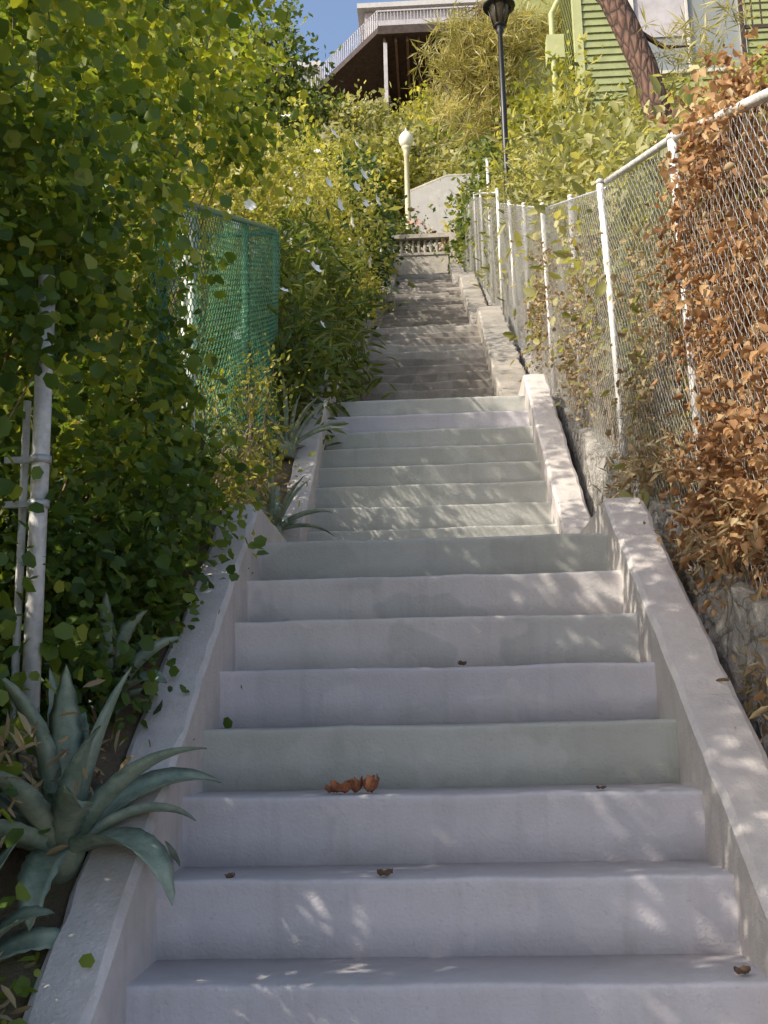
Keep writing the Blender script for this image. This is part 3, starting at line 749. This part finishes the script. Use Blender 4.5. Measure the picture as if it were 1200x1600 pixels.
V = [(HX0-.6,HY-.6,19.3),(HX1+.6,HY-.6,19.3),(HX1+.6,HY+8.6,19.3),(HX0-.6,HY+8.6,19.3),(HX0+1,HY+4,21.5),(HX1-1,HY+4,21.5)]
mk("roof", V, [[3,2,1,0],[0,1,5,4],[1,2,5],[2,3,4,5],[3,0,4]], M_darkwood, gh)
wn = bpy.data.objects.new("window", None); link(wn); wn.parent = gh; wn.matrix_parent_inverse = Matrix.Translation(gh.location).inverted(); wn.location = (WX0, HY, WZ0)
def sub(o):
    o.parent = wn; o.matrix_parent_inverse = Matrix.Translation((WX0, HY, WZ0)).inverted()
sub(boxes("frame", [(WX0-.1,WX0,HY-.07,HY+.1,WZ0-.08,WZ1+.1),(WX1,WX1+.1,HY-.07,HY+.1,WZ0-.08,WZ1+.1),(WX0,WX1,HY-.07,HY+.1,WZ1,WZ1+.1),(WX0,WX1,HY-.07,HY+.1,WZ0-.08,WZ0),
    (WX0+1.18,WX0+1.24,HY-.05,HY+.08,WZ0,WZ1)], M_winframe))
sub(boxes("pane", [(WX0,WX1,HY+.03,HY+.05,WZ0,WZ1)], M_glass))
sub(boxes("blind", [(WX0+.02,WX0+1.17,HY+.0,HY+.02,WZ0+.9,WZ1)], M_greytimber))
ph = [(7.0,7.08,20.6,20.68,12.5,15.6),(9.6,9.68,20.6,20.68,12.5,15.6),(7.08,9.6,20.62,20.66,15.3,15.4),(7.08,9.6,20.62,20.66,14.4,14.48)]
for i in range(12): ph.append((7.25+i*.2,7.28+i*.2,20.625,20.655,14.48,15.3))
boxes("porch_rail", ph, M_darkwood, gh)
tube("downpipe", [(3.2,22.3,12),(3.2,22.3,16.2),(3.5,22.3,16.8),(3.5,22.3,19)], .07, 10, M_trim, gh)
boxes("meter_box", [(3.05,3.45,22.2,22.6,15.0,15.6)], M_trim, gh)
boxes("rear_wing", [(2.6,3.66,24.5,29,14.6,19)], M_siding, gh)

# ------------------------------------------------------------------ deck house on hilltop
dh = thing("hilltop_house", "grey house with a broad dark timber deck on posts", "house", (0,48,29))
P5 = [(6.5,45),(-1.85,45),(-5.8,50.2),(-5.8,56),(6.5,56)]
DZ = -.1
V = [(x,y,32.25+DZ) for x,y in P5]+[(x,y,32.55+DZ) for x,y in P5]
mk("deck", V, [[0,1,2,3,4],[9,8,7,6,5]]+[[i,i+5,(i+1)%5+5,(i+1)%5] for i in range(5)], M_darkwood, dh)
jo = [(x, x+.12, 45.3, 54, 31.95+DZ, 32.247+DZ) for x in np.arange(-1.6, 6.3, .55)]
boxes("joists", jo, plain("brown_joist", (.13,.08,.06), .8, 0, .3, 4), dh)
boxes("fascia", [(-1.84,6.5,44.93,44.997,32.15+DZ,32.60+DZ)], M_darkwood, dh)
rl = []
for x in np.arange(-1.85, 6.5, .16): rl.append((x, x+.035, 45.02, 45.06, 32.55+DZ, 33.4+DZ))
rl.append((-1.9,6.5,45.0,45.09,33.402+DZ,33.48+DZ))
boxes("railing", rl, M_greytimber, dh)
A = []; B = []
for t in np.linspace(0, 1, 36):
    x = -1.85-3.95*t; y = 45+5.2*t; A.append((x,y,32.55+DZ)); B.append((x,y,33.42+DZ))
A.append((-1.85,45,33.45+DZ)); B.append((-5.8,50.2,33.45+DZ))
V, Q = segs(A, B, .03, .03, 4); mk_np("side_railing", V, Q, M_greytimber, dh)
boxes("post", [(-1.6,-1.42,45.3,45.48,26.5,31.94+DZ)], M_greytimber, dh)
for x in (1.3, 4.2): boxes("post", [(x,x+.18,45.3,45.48,26.5,31.94+DZ)], M_darkwood, dh)
boxes("lower_wall", [(-5.6,6.4,52.5,53,26,32.24+DZ)], M_darkwood, dh)
boxes("house_body", [(-2.9,6.4,53.1,57,32.56+DZ,39.3)], M_greytimber, dh)
boxes("roof", [(-3.3,6.8,52.7,57.5,39.302,39.6)], M_stucco, dh)
bh = thing("neighbour_house", "pale house glimpsed between tree tops", "house", (-8,46,28))
boxes("wall", [(-14.5,-6.2,57,63,26,38.4)], M_greytimber, bh)
boxes("roof", [(-14.8,-5.8,56.6,63.4,38.402,38.8)], M_stucco, bh)
boxes("window", [(-7.9,-6.9,56.96,56.998,36.6,37.8),(-10.6,-9.5,56.96,56.998,36.6,37.8)], M_glass, bh)

# ------------------------------------------------------------------ light, world, camera
tow = Vector((-.68, -.42, .60)).normalized()
el = math.asin(tow.z); az = math.atan2(tow.x, tow.y)
sun = bpy.data.lights.new("sun", 'SUN'); sun.energy = 5.0; sun.angle = rad(.53); sun.color = (1.0,.92,.78)
so = bpy.data.objects.new("sun", sun); so.rotation_euler = tow.to_track_quat('Z', 'Y').to_euler(); link(so)
wld = bpy.data.worlds.new("World"); scene.world = wld; wld.use_nodes = True
nt = wld.node_tree; nt.nodes.clear()
sk = nt.nodes.new("ShaderNodeTexSky"); sk.sky_type = 'NISHITA'; sk.sun_disc = False
sk.sun_elevation = el; sk.sun_rotation = az % (2*math.pi); sk.dust_density = 3.0; sk.air_density = 1.0; sk.ozone_density = 1.0
bg = nt.nodes.new("ShaderNodeBackground"); bg.inputs[1].default_value = .26
wo = nt.nodes.new("ShaderNodeOutputWorld"); nt.links.new(sk.outputs[0], bg.inputs[0]); nt.links.new(bg.outputs[0], wo.inputs[0])

cam = bpy.data.cameras.new("camera"); cam.sensor_fit = 'VERTICAL'; cam.sensor_height = 36; cam.lens = 36.9
cam.clip_end = 2000; cam.clip_start = .05
c = bpy.data.objects.new("camera", cam); link(c)
c.matrix_world = Matrix.Rotation(rad(2.6), 4, 'Z') @ Matrix.Rotation(rad(101.0), 4, 'X') @ Matrix.Rotation(rad(-1.25), 4, 'Z')
scene.camera = c
scene.view_settings.view_transform = 'Standard'; scene.view_settings.look = 'None'; scene.view_settings.exposure = 0
